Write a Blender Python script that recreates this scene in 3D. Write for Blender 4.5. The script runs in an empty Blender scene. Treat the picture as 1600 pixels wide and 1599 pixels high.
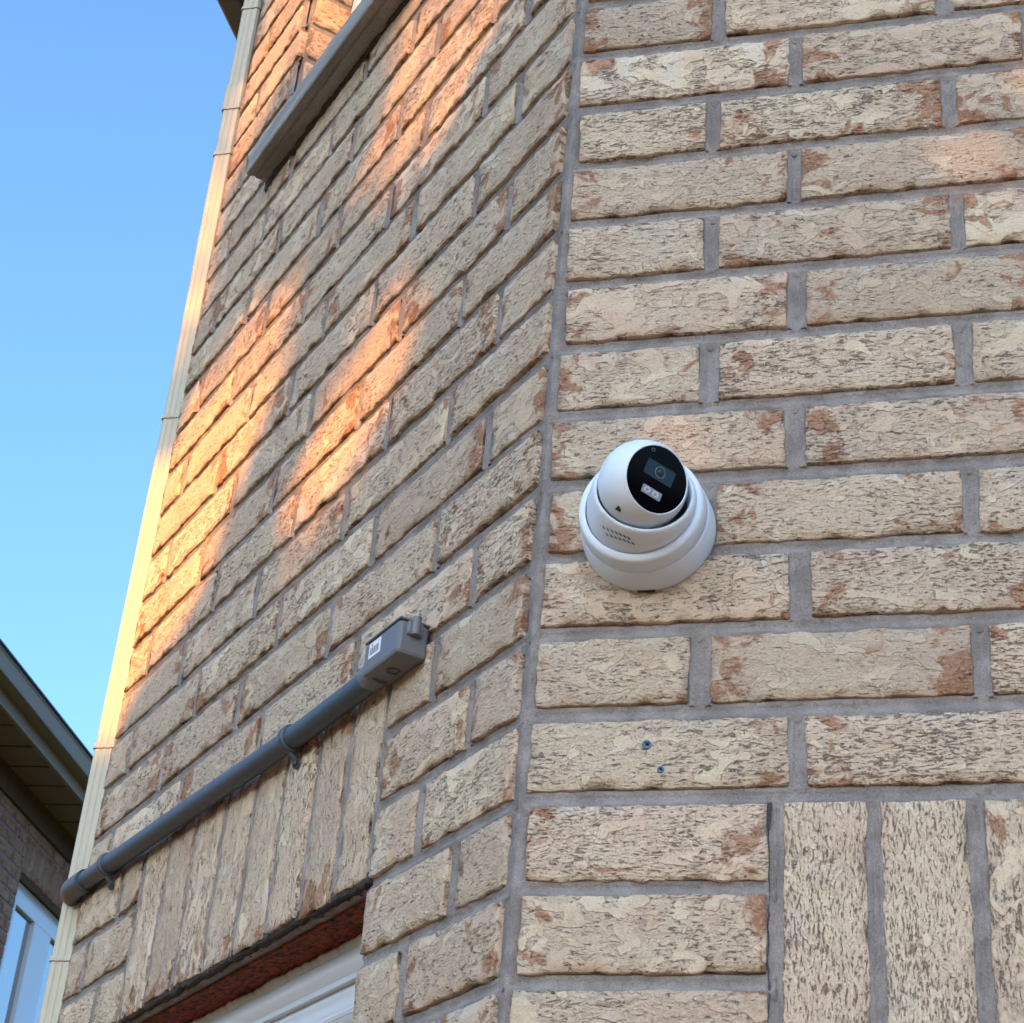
import bpy, math, random
import numpy as np
from mathutils import Vector, Matrix, noise

U = 0.089                    # one brick course in metres
ZO = 36.81                   # ground lies this many courses below the reference joint
T = 0.80155                  # angle between the two faces of the bay
CT, ST = math.cos(T), math.sin(T)
SC = bpy.context.scene
COL = SC.collection
random.seed(7)
rng = np.random.default_rng(7)

# ------------------------------------------------------------------ camera, sky, sun, exposure
CR = Vector((0.97065171, 0.22844494, 0.07515436))
CF = Vector((-0.23420539, 0.82697033, 0.51114373))
CU = Vector((0.05461777, -0.51374409, 0.85620319))
CAMP = Vector((4.78217299, -18.0946008, -18.60372188))
cd = bpy.data.cameras.new('camera'); cam = bpy.data.objects.new('camera', cd); COL.objects.link(cam)
cm = Matrix((CR, CU, -CF)).transposed().to_4x4()
cm.translation = Vector((CAMP.x * U, CAMP.y * U, (CAMP.z + ZO) * U))
cam.matrix_world = cm
cd.sensor_width = 36; cd.lens = 36 * 2876.63 / 1600
cd.clip_start = 0.05; cd.clip_end = 2000
cd.dof.use_dof = True; cd.dof.focus_distance = 2.35; cd.dof.aperture_fstop = 26
SC.camera = cam

SUN_EL = math.radians(20)
SUN_AZ = math.radians(4)     # degrees west of south (-y)
SD = Vector((-math.sin(SUN_AZ) * math.cos(SUN_EL), -math.cos(SUN_AZ) * math.cos(SUN_EL), math.sin(SUN_EL)))
w = bpy.data.worlds.new('World'); SC.world = w; w.use_nodes = True
wn = w.node_tree; bg = wn.nodes['Background']
sky = wn.nodes.new('ShaderNodeTexSky'); sky.sky_type = 'NISHITA'; sky.sun_disc = False
sky.sun_elevation = SUN_EL; sky.sun_rotation = math.pi + SUN_AZ
sky.air_density = 1.35; sky.dust_density = 4.5; sky.ozone_density = 7.5
wn.links.new(sky.outputs[0], bg.inputs[0]); bg.inputs[1].default_value = 0.15
sl = bpy.data.lights.new('sun', 'SUN'); sl.energy = 5.0; sl.angle = math.radians(0.45); sl.color = (1.0, 0.34, 0.01)
so = bpy.data.objects.new('sun', sl); COL.objects.link(so); so.rotation_euler = SD.to_track_quat('Z', 'Y').to_euler()
so.location = (0, -20, 12)
SC.view_settings.view_transform = 'Standard'; SC.view_settings.look = 'None'
SC.view_settings.gamma = 1; SC.view_settings.use_curve_mapping = False
SC.view_settings.exposure = 1.76
SC.render.engine = 'CYCLES'

# ------------------------------------------------------------------ helpers
def tag(o, label=None, cat=None, group=None, kind=None):
    if label: o['label'] = label
    if cat: o['category'] = cat
    if group: o['group'] = group
    if kind: o['kind'] = kind
    return o

def frame(rz=0.0, x=0, y=0):
    """local X to a viewer's right, Y into the wall, Z up; units of U, z measured from the reference joint"""
    return Matrix.Translation((x * U, y * U, ZO * U)) @ Matrix.Rotation(rz, 4, 'Z')
F_R = frame(0)
F_L = frame(-T)              # local x = -s on the left face

def empty(name, loc=(0, 0, 0)):
    o = bpy.data.objects.new(name, None); COL.objects.link(o); o.location = loc; o.empty_display_size = .2
    return o

def link(name, me, parent=None, mw=None):
    o = bpy.data.objects.new(name, me); COL.objects.link(o)
    mw = mw or Matrix.Identity(4)
    if parent is not None:
        o.parent = parent
        o.matrix_parent_inverse = Matrix.Identity(4)
        o.matrix_basis = world_of(parent).inverted() @ mw
    else:
        o.matrix_basis = mw
    return o

def world_of(o):
    m = o.matrix_basis.copy()
    if o.parent: m = world_of(o.parent) @ o.matrix_parent_inverse @ m
    return m

class MB:
    def __init__(s): s.v = []; s.f = []; s.smooth = []
    def add(s, vs, fs, sm=False):
        b = len(s.v); s.v += [tuple(v) for v in vs]; s.f += [tuple(b + i for i in f) for f in fs]; s.smooth += [sm] * len(fs)
    def box(s, a, b, m=None):
        x0, x1 = sorted((a[0], b[0])); y0, y1 = sorted((a[1], b[1])); z0, z1 = sorted((a[2], b[2]))
        vs = [Vector(q) for q in ((x0,y0,z0),(x1,y0,z0),(x1,y1,z0),(x0,y1,z0),(x0,y0,z1),(x1,y0,z1),(x1,y1,z1),(x0,y1,z1))]
        if m is not None: vs = [m @ q for q in vs]
        s.add(vs, [(0,3,2,1),(4,5,6,7),(0,1,5,4),(1,2,6,5),(2,3,7,6),(3,0,4,7)])
        return s
    def revolve(s, prof, o, ax, e1, n=48, sm=True, ang=(0, 2 * math.pi)):
        """prof: list of (radius, height along ax)"""
        ax = Vector(ax).normalized(); e1 = Vector(e1); e1 = (e1 - ax * e1.dot(ax)).normalized(); e2 = ax.cross(e1); o = Vector(o)
        full = abs(ang[1] - ang[0] - 2 * math.pi) < 1e-6
        m = n if full else n + 1
        vs = []
        for r, h in prof:
            for i in range(m):
                a = ang[0] + (ang[1] - ang[0]) * i / n
                vs.append(o + ax * h + e1 * (r * math.cos(a)) + e2 * (r * math.sin(a)))
        fs = []
        for j in range(len(prof) - 1):
            for i in range(n):
                i2 = (i + 1) % m if full else i + 1
                fs.append((j*m+i, j*m+i2, (j+1)*m+i2, (j+1)*m+i))
        s.add(vs, fs, sm); return s
    def tube(s, pts, r, n=20, caps=True):
        pts = [Vector(p) for p in pts]; vs = []
        prev = None
        for k, p in enumerate(pts):
            d = (pts[min(k+1, len(pts)-1)] - pts[max(k-1, 0)]).normalized()
            a = Vector((0, 0, 1)) if prev is None else prev
            if abs(a.dot(d)) > .95: a = Vector((0, 1, 0))
            a = (a - d * a.dot(d)).normalized(); prev = a; b = d.cross(a)
            rr = r[k] if isinstance(r, (list, tuple)) else r
            for i in range(n):
                t = 2 * math.pi * i / n; vs.append(p + a * (rr * math.cos(t)) + b * (rr * math.sin(t)))
        fs = [(k*n+i, k*n+(i+1)%n, (k+1)*n+(i+1)%n, (k+1)*n+i) for k in range(len(pts)-1) for i in range(n)]
        s.add(vs, fs, True)
        if caps:
            s.add(vs[:n], [tuple(range(n))]); s.add(vs[-n:], [tuple(range(n))])
        return s
    def prism(s, poly, z0, z1, sm=False):
        n = len(poly)
        vs = [(x, y, z0) for x, y in poly] + [(x, y, z1) for x, y in poly]
        s.add(vs, [(i, (i+1)%n, n+(i+1)%n, n+i) for i in range(n)], sm)
        s.add(vs, [tuple(range(n-1, -1, -1)), tuple(range(n, 2*n))]); return s
    def mesh(s, name, mat, scale=U):
        me = bpy.data.meshes.new(name)
        v = np.array(s.v, dtype=np.float64) * scale
        me.from_pydata(v.tolist(), [], s.f)
        me.polygons.foreach_set('use_smooth', s.smooth)
        if mat: me.materials.append(mat)
        me.update(); return me
    def build(s, name, mat, parent=None, mw=None, scale=U, bevel=0):
        o = link(name, s.mesh(name, mat, scale), parent, mw)
        if bevel:
            b = o.modifiers.new('bevel', 'BEVEL'); b.width = bevel; b.segments = 2; b.limit_method = 'ANGLE'
            b.angle_limit = math.radians(40); b.harden_normals = False
        return o

def fixn(o):
    import bmesh
    bm = bmesh.new(); bm.from_mesh(o.data); bmesh.ops.remove_doubles(bm, verts=bm.verts, dist=1e-6)
    bmesh.ops.recalc_face_normals(bm, faces=bm.faces); bm.to_mesh(o.data); bm.free(); return o

# ------------------------------------------------------------------ materials
class NT:
    def __init__(s, name, rough=.6, spec=.5, metal=0):
        s.m = bpy.data.materials.new(name); s.m.use_nodes = True; s.t = s.m.node_tree
        s.b = s.t.nodes['Principled BSDF']; s.b.inputs['Roughness'].default_value = rough
        s.b.inputs['Specular IOR Level'].default_value = spec; s.b.inputs['Metallic'].default_value = metal
    def n(s, ty, **kw):
        x = s.t.nodes.new(ty)
        for k, v in kw.items(): setattr(x, k, v)
        return x
    def put(s, sock, v):
        if hasattr(v, 'is_output') or isinstance(v, bpy.types.NodeSocket): s.t.links.new(v, sock)
        else: sock.default_value = v
    def coord(s, which='Object'): return s.n('ShaderNodeTexCoord').outputs[which]
    def rnd(s): return s.n('ShaderNodeObjectInfo').outputs['Random']
    def mapv(s, v, scale=(1, 1, 1), loc=(0, 0, 0)):
        m = s.n('ShaderNodeMapping'); s.put(m.inputs['Vector'], v); s.put(m.inputs['Scale'], scale); s.put(m.inputs['Location'], loc); return m.outputs[0]
    def noise(s, v, sc=1., det=3., ro=.5, dist=0., w=None, out=0):
        x = s.n('ShaderNodeTexNoise')
        if w is not None: x.noise_dimensions = '4D'; s.put(x.inputs['W'], w)
        s.put(x.inputs['Vector'], v); s.put(x.inputs['Scale'], sc); s.put(x.inputs['Detail'], det)
        s.put(x.inputs['Roughness'], ro); s.put(x.inputs['Distortion'], dist); return x.outputs[out]
    def voro(s, v, sc, feat='F1', out='Distance', rand=1.):
        x = s.n('ShaderNodeTexVoronoi'); x.feature = feat; s.put(x.inputs['Vector'], v); s.put(x.inputs['Scale'], sc)
        s.put(x.inputs['Randomness'], rand); return x.outputs[out]
    def math(s, op, a, b=0., c=0., clamp=False):
        x = s.n('ShaderNodeMath', operation=op); x.use_clamp = clamp
        s.put(x.inputs[0], a); s.put(x.inputs[1], b); s.put(x.inputs[2], c); return x.outputs[0]
    def step(s, v, a, b, lo=0., hi=1.):
        x = s.n('ShaderNodeMapRange'); x.interpolation_type = 'SMOOTHSTEP'
        s.put(x.inputs['Value'], v); s.put(x.inputs['From Min'], a); s.put(x.inputs['From Max'], b)
        s.put(x.inputs['To Min'], lo); s.put(x.inputs['To Max'], hi); return x.outputs[0]
    def mix(s, f, a, b):
        x = s.n('ShaderNodeMix'); x.data_type = 'RGBA'; s.put(x.inputs[0], f)
        for i, v in ((6, a), (7, b)): s.put(x.inputs[i], (*v, 1) if isinstance(v, tuple) and len(v) == 3 else v)
        return x.outputs[2]
    def bump(s, h, dist=.002, st=1.):
        x = s.n('ShaderNodeBump'); s.put(x.inputs['Height'], h); x.inputs['Distance'].default_value = dist; s.put(x.inputs['Strength'], st)
        s.t.links.new(x.outputs[0], s.b.inputs['Normal']); return x
    def col(s, v): s.put(s.b.inputs['Base Color'], (*v, 1) if isinstance(v, tuple) and len(v) == 3 else v); return s

def brick_material(name, cream, pink, grey, red, dark, redness=0.0, contrast=1.0):
    t = NT(name, .92, .15)
    r = t.rnd(); co = t.coord()
    off = t.n('ShaderNodeCombineXYZ'); t.put(off.inputs[0], t.math('MULTIPLY', r, 31.7)); t.put(off.inputs[2], t.math('MULTIPLY', r, 53.1)); t.put(off.inputs[1], t.math('MULTIPLY', r, 17.3))
    va = t.n('ShaderNodeVectorMath', operation='ADD'); t.put(va.inputs[0], co); t.put(va.inputs[1], off.outputs[0]); v = va.outputs[0]
    r2 = t.math('FRACT', t.math('MULTIPLY', r, 57.31)); r3 = t.math('FRACT', t.math('MULTIPLY', r, 119.7)); r4 = t.math('FRACT', t.math('MULTIPLY', r, 211.9))
    # smooth skin patches against crinkled ground
    n_patch = t.noise(t.mapv(v, (30, 30, 50)), 1, 3.6, .6, .5)
    lvl = t.math('MULTIPLY_ADD', r2, .13, .48)
    patch = t.step(n_patch, lvl, t.math('ADD', lvl, .035))                # 1 = smooth raised skin
    rim = t.math('SUBTRACT', 1., t.math('ABSOLUTE', t.math('DIVIDE', t.math('SUBTRACT', n_patch, t.math('ADD', lvl, .004)), .022)), clamp=True)
    # crinkles: short fissures running along the brick
    n1 = t.noise(t.mapv(v, (150, 150, 560)), 1, 3.0, .62, .35)
    n2 = t.noise(t.mapv(v, (80, 80, 300), (3.1, 0, 7)), 1, 3.0, .6, .45)
    fine = t.noise(v, 900, 2, .6)
    dens = t.noise(v, 14, 2, .5)
    th = t.math('ADD', t.math('MULTIPLY_ADD', dens, .18, .322), t.math('MULTIPLY', patch, -.13))
    th = t.math('ADD', th, t.math('MULTIPLY_ADD', r3, .06, -.035))
    c1 = t.step(n1, th, t.math('SUBTRACT', th, .055))
    c2 = t.step(n2, t.math('SUBTRACT', th, .01), t.math('SUBTRACT', th, .065))
    crack = t.math('MAXIMUM', c1, c2)
    crack = t.math('MULTIPLY', crack, t.step(t.noise(v, 330, 1, .5), .26, .46))
    # colours
    n_big = t.noise(v, 9, 3, .55, .6)
    base = t.mix(t.step(n_big, .36, .64), cream, pink)
    base = t.mix(t.math('MULTIPLY', t.step(t.noise(v, 17, 3, .6, .5, w=t.math('MULTIPLY', r, 9.)), .5, .68), .75), base, grey)
    base = t.mix(t.math('MULTIPLY', t.math('SUBTRACT', 1., patch), .42), base, t.mix(.5, pink, (0.36, .27, .22)))
    base = t.mix(t.math('MULTIPLY', t.step(n2, .44, .60), t.math('MULTIPLY', t.math('SUBTRACT', 1., patch), .55)), base, cream)
    base = t.mix(t.math('MULTIPLY', t.step(r4, .55, 1.), .40), base, (.42, .335, .25))
    # fired red blotches towards the brick's ends
    g = t.coord('Generated'); sp = t.n('ShaderNodeSeparateXYZ'); t.put(sp.inputs[0], g)
    gx = sp.outputs[0]
    e = t.math('MULTIPLY', t.math('ABSOLUTE', t.math('SUBTRACT', gx, .5)), 2.)
    near = t.step(e, .45, .88)
    nb = t.noise(t.mapv(v, (26, 26, 30), (0, 4, 9)), 1, 3.5, .6, .7)
    rt = t.math('ADD', t.math('MULTIPLY_ADD', near, .150, -.12 + redness), t.math('MULTIPLY_ADD', r4, .09, -.045))
    rm = t.step(t.math('ADD', nb, rt), .535, .62)
    rm = t.math('MULTIPLY', rm, t.step(t.noise(v, 240, 2, .6), .22, .55, .45, 1.))
    base = t.mix(t.math('MULTIPLY', rm, .92), base, t.mix(t.noise(v, 50, 2, .5), red, t.mix(.4, red, pink)))
    sandy = t.math('MULTIPLY', t.math('MULTIPLY_ADD', fine, .50, .75), t.math('MULTIPLY_ADD', t.noise(v, 300, 2, .7), .36, .82))
    hs = t.n('ShaderNodeHueSaturation'); t.put(hs.inputs['Color'], base)
    t.put(hs.inputs['Value'], t.math('MULTIPLY', sandy, t.math('MULTIPLY_ADD', r3, .20, .88))); base = hs.outputs[0]
    pit = t.step(t.noise(t.mapv(v, (380, 380, 620)), 1, 2, .6), .40, .30)
    base = t.mix(t.math('MULTIPLY', pit, .55), base, (.20, .125, .085))
    base = t.mix(t.math('MULTIPLY', rim, .09), base, (.30, .24, .19))
    base = t.mix(t.math('MULTIPLY', crack, .64 * contrast), base, dark)  # dark crack colour also stands in for shade down in the fissures
    t.col(base)
    h = t.math('MULTIPLY', patch, .55)
    h = t.math('ADD', h, t.math('MULTIPLY', t.noise(t.mapv(v, (34, 34, 60)), 1, 3, .55, .5), .9))
    h = t.math('ADD', h, t.math('MULTIPLY', crack, -.85))
    h = t.math('ADD', h, t.math('MULTIPLY', t.noise(t.mapv(v, (160, 160, 330)), 1, 3, .65), t.math('MULTIPLY_ADD', patch, -.45, .70)))
    h = t.math('ADD', h, t.math('MULTIPLY', fine, .12))
    t.bump(h, .0042, 1.)
    return t.m

M_BRICK = brick_material('brick_cream', (.600, .515, .365), (.520, .400, .290), (.53, .49, .40), (.260, .108, .048), (.110, .066, .045))
M_BRICK2 = brick_material('brick_neighbour', (.38, .25, .165), (.34, .165, .10), (.32, .24, .19), (.28, .08, .03), (.045, .03, .025), .05)

def mortar_material():
    t = NT('mortar', .95, .1); v = t.coord()
    f = t.noise(v, 1100, 2, .6); g = t.noise(v, 26, 3, .6); k = t.noise(v, 240, 3, .7)
    c = t.mix(t.step(g, .35, .68), (.205, .190, .178), (.290, .272, .258))
    hs = t.n('ShaderNodeHueSaturation'); t.put(hs.inputs['Color'], c); t.put(hs.inputs['Value'], t.math('MULTIPLY_ADD', f, 1.3, .35)); c = hs.outputs[0]
    c = t.mix(t.step(k, .74, .80), c, (.50, .48, .45))
    c = t.mix(t.math('MULTIPLY', t.step(t.noise(v, 60, 3, .6), .62, .74), .5), c, (.13, .12, .12))
    t.col(c); h = t.math('ADD', t.math('MULTIPLY', f, .25), t.math('ADD', k, t.math('MULTIPLY', g, 1.5))); t.bump(h, .0024, 1.); return t.m
M_MORT = mortar_material()

def plastic(name, c, rough=.35, var=.04, spec=.5, bump=.0):
    t = NT(name, rough, spec); v = t.coord(); g = t.noise(v, 18, 4, .6)
    hs = t.n('ShaderNodeHueSaturation'); hs.inputs['Color'].default_value = (*c, 1)
    t.put(hs.inputs['Value'], t.math('MULTIPLY_ADD', g, var * 2, 1 - var)); t.put(t.b.inputs['Base Color'], hs.outputs[0])
    t.put(t.b.inputs['Roughness'], t.math('MULTIPLY_ADD', t.noise(v, 60, 4, .6), .16, rough - .08))
    if bump: t.bump(t.noise(v, 900, 2, .6), bump, .6)
    return t.m
M_WHITE = plastic('white_camera_plastic', (.63, .74, .82), .38, .02)
M_CLIP = plastic('dark_gap_plastic', (.03, .035, .045), .5)
M_PVC = plastic('grey_conduit_plastic', (.048, .070, .092), .45, .07, .45, .0003)
M_PVC2 = plastic('grey_box_plastic', (.135, .145, .158), .5, .06, .45, .0003)
M_VINYL = plastic('white_vinyl', (.58, .64, .70), .2, .03)
M_SPOUT = plastic('beige_downspout_metal', (.40, .39, .30), .5, .05)
M_GUTTER = plastic('grey_green_eave_metal', (.15, .165, .145), .45, .08)
M_FASCIA = plastic('white_gutter_metal', (.25, .235, .195), .7, .08, .1)
M_SOFFIT = plastic('brown_soffit_vinyl', (.20, .155, .105), .6, .08)
M_BLUE = plastic('blue_screw_paint', (.03, .13, .26), .4, .2)
M_STICK = plastic('white_sticker_paper', (.74, .77, .80), .5, .01)
M_INK = plastic('black_ink', (.02, .02, .022), .6, .05)
M_DARK = plastic('dark_interior', (.02, .02, .022), .9, .1)

def glass(name, c, rough=.03, spec=.5, coat=0.):
    t = NT(name, rough, spec); t.col(c); t.b.inputs['Coat Weight'].default_value = coat; t.b.inputs['Coat Roughness'].default_value = .02
    return t.m
M_PANE = glass('window_pane', (.02, .025, .03), .02, 1.0); M_PANE.node_tree.nodes['Principled BSDF'].inputs['IOR'].default_value = 2.6
M_LENS = glass('black_camera_glass', (.0012, .0012, .003), .08, .08)
M_LENSB = glass('blue_grey_lens_module', (.018, .040, .062), .25, .2)
M_RING = plastic('lens_ring', (.10, .15, .19), .3)
M_LENSC = glass('lens_glass', (.012, .03, .055), .08, .5)
M_STEEL = plastic('zinc_screw', (.34, .36, .37), .4, .1)
M_LED = plastic('led_reflector', (.22, .25, .31), .3, .1)
M_LED2 = plastic('led_ring', (.42, .46, .52), .3, .1)

def concrete_sill():
    t = NT('concrete_sill', .9, .2); v = t.coord(); f = t.noise(v, 420, 3, .7); g = t.noise(t.mapv(v, (6, 30, 30)), 1, 4, .6)
    c = t.mix(t.step(g, .3, .7), (.20, .205, .20), (.31, .315, .305))
    hs = t.n('ShaderNodeHueSaturation'); t.put(hs.inputs['Color'], c); t.put(hs.inputs['Value'], t.math('MULTIPLY_ADD', f, 1.1, .45)); t.col(hs.outputs[0])
    t.bump(t.math('ADD', f, g), .0018, .7); return t.m
M_SILL = concrete_sill()
def grime():
    t = NT('dark_caulk', .85, .2); v = t.coord(); t.col(t.mix(t.noise(v, 120, 3, .7), (.020, .019, .020), (.10, .092, .085))); t.bump(t.noise(v, 90, 4, .7), .006, .9); return t.m
M_GRIME = grime()
def rust():
    t = NT('rusty_steel', .8, .3); v = t.coord()
    a = t.noise(t.mapv(v, (60, 140, 140)), 1, 5, .7, .6); b = t.noise(v, 30, 3, .6)
    c = t.mix(t.step(a, .40, .58), (.025, .012, .008), (.26, .045, .014)); c = t.mix(t.math('MULTIPLY', t.step(b, .5, .75), .5), c, (.27, .075, .025))
    t.col(c); t.bump(a, .003, .8); return t.m
M_RUST = rust()
def shingle():
    t = NT('roof_shingle', .95, .1); v = t.coord(); t.col(t.mix(t.noise(v, 60, 4, .7), (.03, .028, .026), (.09, .08, .075))); t.bump(t.noise(v, 200, 3, .6), .004, .6); return t.m
M_ROOF = shingle()
def ground_mat():
    t = NT('lawn', .95, .1); v = t.coord(); t.col(t.mix(t.noise(v, 3, 6, .7), (.035, .06, .018), (.09, .115, .04))); t.bump(t.noise(v, 60, 4, .7), .03, .7); return t.m
M_GRASS = ground_mat()
def path_mat():
    t = NT('concrete_path', .9, .2); v = t.coord(); t.col(t.mix(t.noise(v, 8, 6, .7), (.17, .17, .17), (.24, .24, .235))); t.bump(t.noise(v, 200, 4, .7), .003, .6); return t.m
M_PATH = path_mat()
def leaf_mat():
    t = NT('leaf', .6, .3); v = t.coord(); t.col(t.mix(t.noise(v, 4, 3, .6), (.035, .07, .02), (.07, .11, .03))); return t.m
M_LEAF = leaf_mat()
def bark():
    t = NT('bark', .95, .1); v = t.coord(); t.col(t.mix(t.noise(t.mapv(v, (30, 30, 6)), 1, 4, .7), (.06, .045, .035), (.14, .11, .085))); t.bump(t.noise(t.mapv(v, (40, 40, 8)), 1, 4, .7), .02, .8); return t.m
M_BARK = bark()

# ------------------------------------------------------------------ ground
g = MB().box((-300, -300, -.5), (300, 300, 0)).build('ground', M_GRASS, scale=1); tag(g, kind='structure')
g = MB().box((-3.0, -5.2, -.02), (6, -.9, .10)).build('path', M_PATH, scale=1, bevel=.01); tag(g, kind='structure')

# ------------------------------------------------------------------ bricks
def n3(x, y, z): return noise.noise(Vector((x, y, z)))
def brick_geo(L, H, seed, nx=None, nz=None, dep=.35, rough=1.0):
    """units of U; local x along the brick, z up, face at y = 0, centred"""
    nx = nx or max(8, int(L * 13)); nz = nz or max(6, int(H * 13))
    vs = []; fs = []; ox = seed * 7.13
    hl, hh = L / 2, H / 2
    for j in range(nz + 1):
        for i in range(nx + 1):
            fi = i / nx; fj = j / nz
            if i == 1: fi = .022 / L
            if i == nx - 1: fi = 1 - .022 / L
            if j == 1: fj = .022 / H
            if j == nz - 1: fj = 1 - .022 / H
            x = -hl + L * fi; z = -hh + H * fj
            eb = i in (0, nx) or j in (0, nz)
            y = rough * (n3(x * 1.7 + ox, z * 2.6, 3) * .014 + n3(x * 4.5 + ox, z * 7.5, 9) * .020 + n3(x * 11 + ox, z * 16, 5) * .012)
            jx = jz = 0
            if eb:
                a = n3(x * 2.3 + ox, z * 2.3, 21) * .030 + n3(x * 8 + ox, z * 8, 33) * .022 + n3(x * 19 + ox, z * 19, 35) * .018
                chip = max(0, n3(x * 4.3 + ox, z * 4.3, 41) - .28) * .18
                a = (a - .012 - chip) * rough
                if i in (0, nx): jx = a * (1 if i == nx else -1)
                if j in (0, nz): jz = a * (1 if j == nz else -1)
                y += .010 + chip * .5
            vs.append((x + jx, y, z + jz))
    W = nx + 1
    for j in range(nz):
        for i in range(nx):
            fs.append((j*W+i, j*W+i+1, (j+1)*W+i+1, (j+1)*W+i))
    ring = [i for i in range(W)] + [j*W+nx for j in range(1, nz+1)] + [nz*W+i for i in range(nx-1, -1, -1)] + [j*W for j in range(nz-1, 0, -1)]
    b = len(vs)
    for r in ring: vs.append((vs[r][0], dep, vs[r][2]))
    n = len(ring)
    for k in range(n): fs.append((ring[k], b+k, b+(k+1)%n, ring[(k+1)%n]))
    return vs, fs

BC = {}; BN = {}
def brick_mesh(L, H, mat, variants=9):
    key = (round(L / .12), round(H / .06), mat.name)
    k = BN.get(key, 0); BN[key] = k + 1; k %= variants
    if (key, k) not in BC:
        m = MB(); vs, fs = brick_geo(key[0] * .12, key[1] * .06, (key[0] * 13 + key[1] * 5 + k) % 97 + k * 3.7)
        m.add(vs, fs, True); BC[(key, k)] = m.mesh('brick', mat)
    return BC[(key, k)], key[0] * .12, key[1] * .06

def put_brick(parent, fr, x0, x1, z0, z1, mat, soldier=False, y=None):
    """x is the frame's local x"""
    L, H = (z1 - z0, x1 - x0) if soldier else (x1 - x0, z1 - z0)
    me, l, h = brick_mesh(L, H, mat)
    rot = (math.pi / 2 if soldier else 0) + (math.pi if random.random() < .5 else 0) + random.uniform(-.006, .006)
    yy = random.uniform(-.012, .014) if y is None else y
    m = fr @ Matrix.Translation(((x0 + x1) / 2 * U, yy * U, (z0 + z1) / 2 * U)) @ Matrix.Rotation(rot, 4, 'Y') @ Matrix.Diagonal((L / l, 1, H / h, 1))
    return link('brick', me, parent, m)

def low_brick(mb, x0, x1, z0, z1):
    e = .03; y = random.uniform(-.03, .03)
    mb.add([(x0,y+.04,z0),(x1,y+.04,z0),(x1,y+.04,z1),(x0,y+.04,z1),(x0+e,y,z0+e),(x1-e,y,z0+e),(x1-e,y,z1-e),(x0+e,y,z1-e),(x0,.3,z0),(x1,.3,z0),(x1,.3,z1),(x0,.3,z1)],
           [(4,5,6,7),(0,1,5,4),(1,2,6,5),(2,3,7,6),(3,0,4,7),(8,9,1,0),(9,10,2,1),(10,11,3,2),(11,8,0,3)])

def strip(mb, horizontal, a0, a1, c, wd, jit=.012):
    """a concave tooled joint; runs along x (horizontal) or z"""
    n = max(2, int(abs(a1 - a0) / .16)); h = wd / 2 + .05; sd = random.uniform(0, 90)
    e0, e1_ = (.018, .044) if horizontal else (.028, .028)
    prof = [(-h - .02, e0 + .05), (-wd * .46, e0), (-wd * .22, e0 + .030), (0, e0 + .052), (wd * .25, e1_ + .022), (wd * .46, e1_), (h + .02, e1_ + .05)]
    vs = []
    for i in range(n + 1):
        a = a0 + (a1 - a0) * i / n
        for q, (o, d) in enumerate(prof):
            y = d + n3(a * 1.9 + sd, o * 6, 2) * jit * 1.6 + n3(a * 7 + sd, o * 9, 8) * jit
            vs.append((a, y, c + o) if horizontal else (c + o, y, a))
    P = len(prof)
    fs = [(i*P+q, (i+1)*P+q, (i+1)*P+q+1, i*P+q+1) for i in range(n) for q in range(P-1)]
    mb.add(vs, fs, True)

JT = .165
# ================================================================== the house
house = empty('brick_house', (0, 0, 0))
tag(house, 'cream rough faced brick house whose bay corner fills most of the view', 'house')

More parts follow.
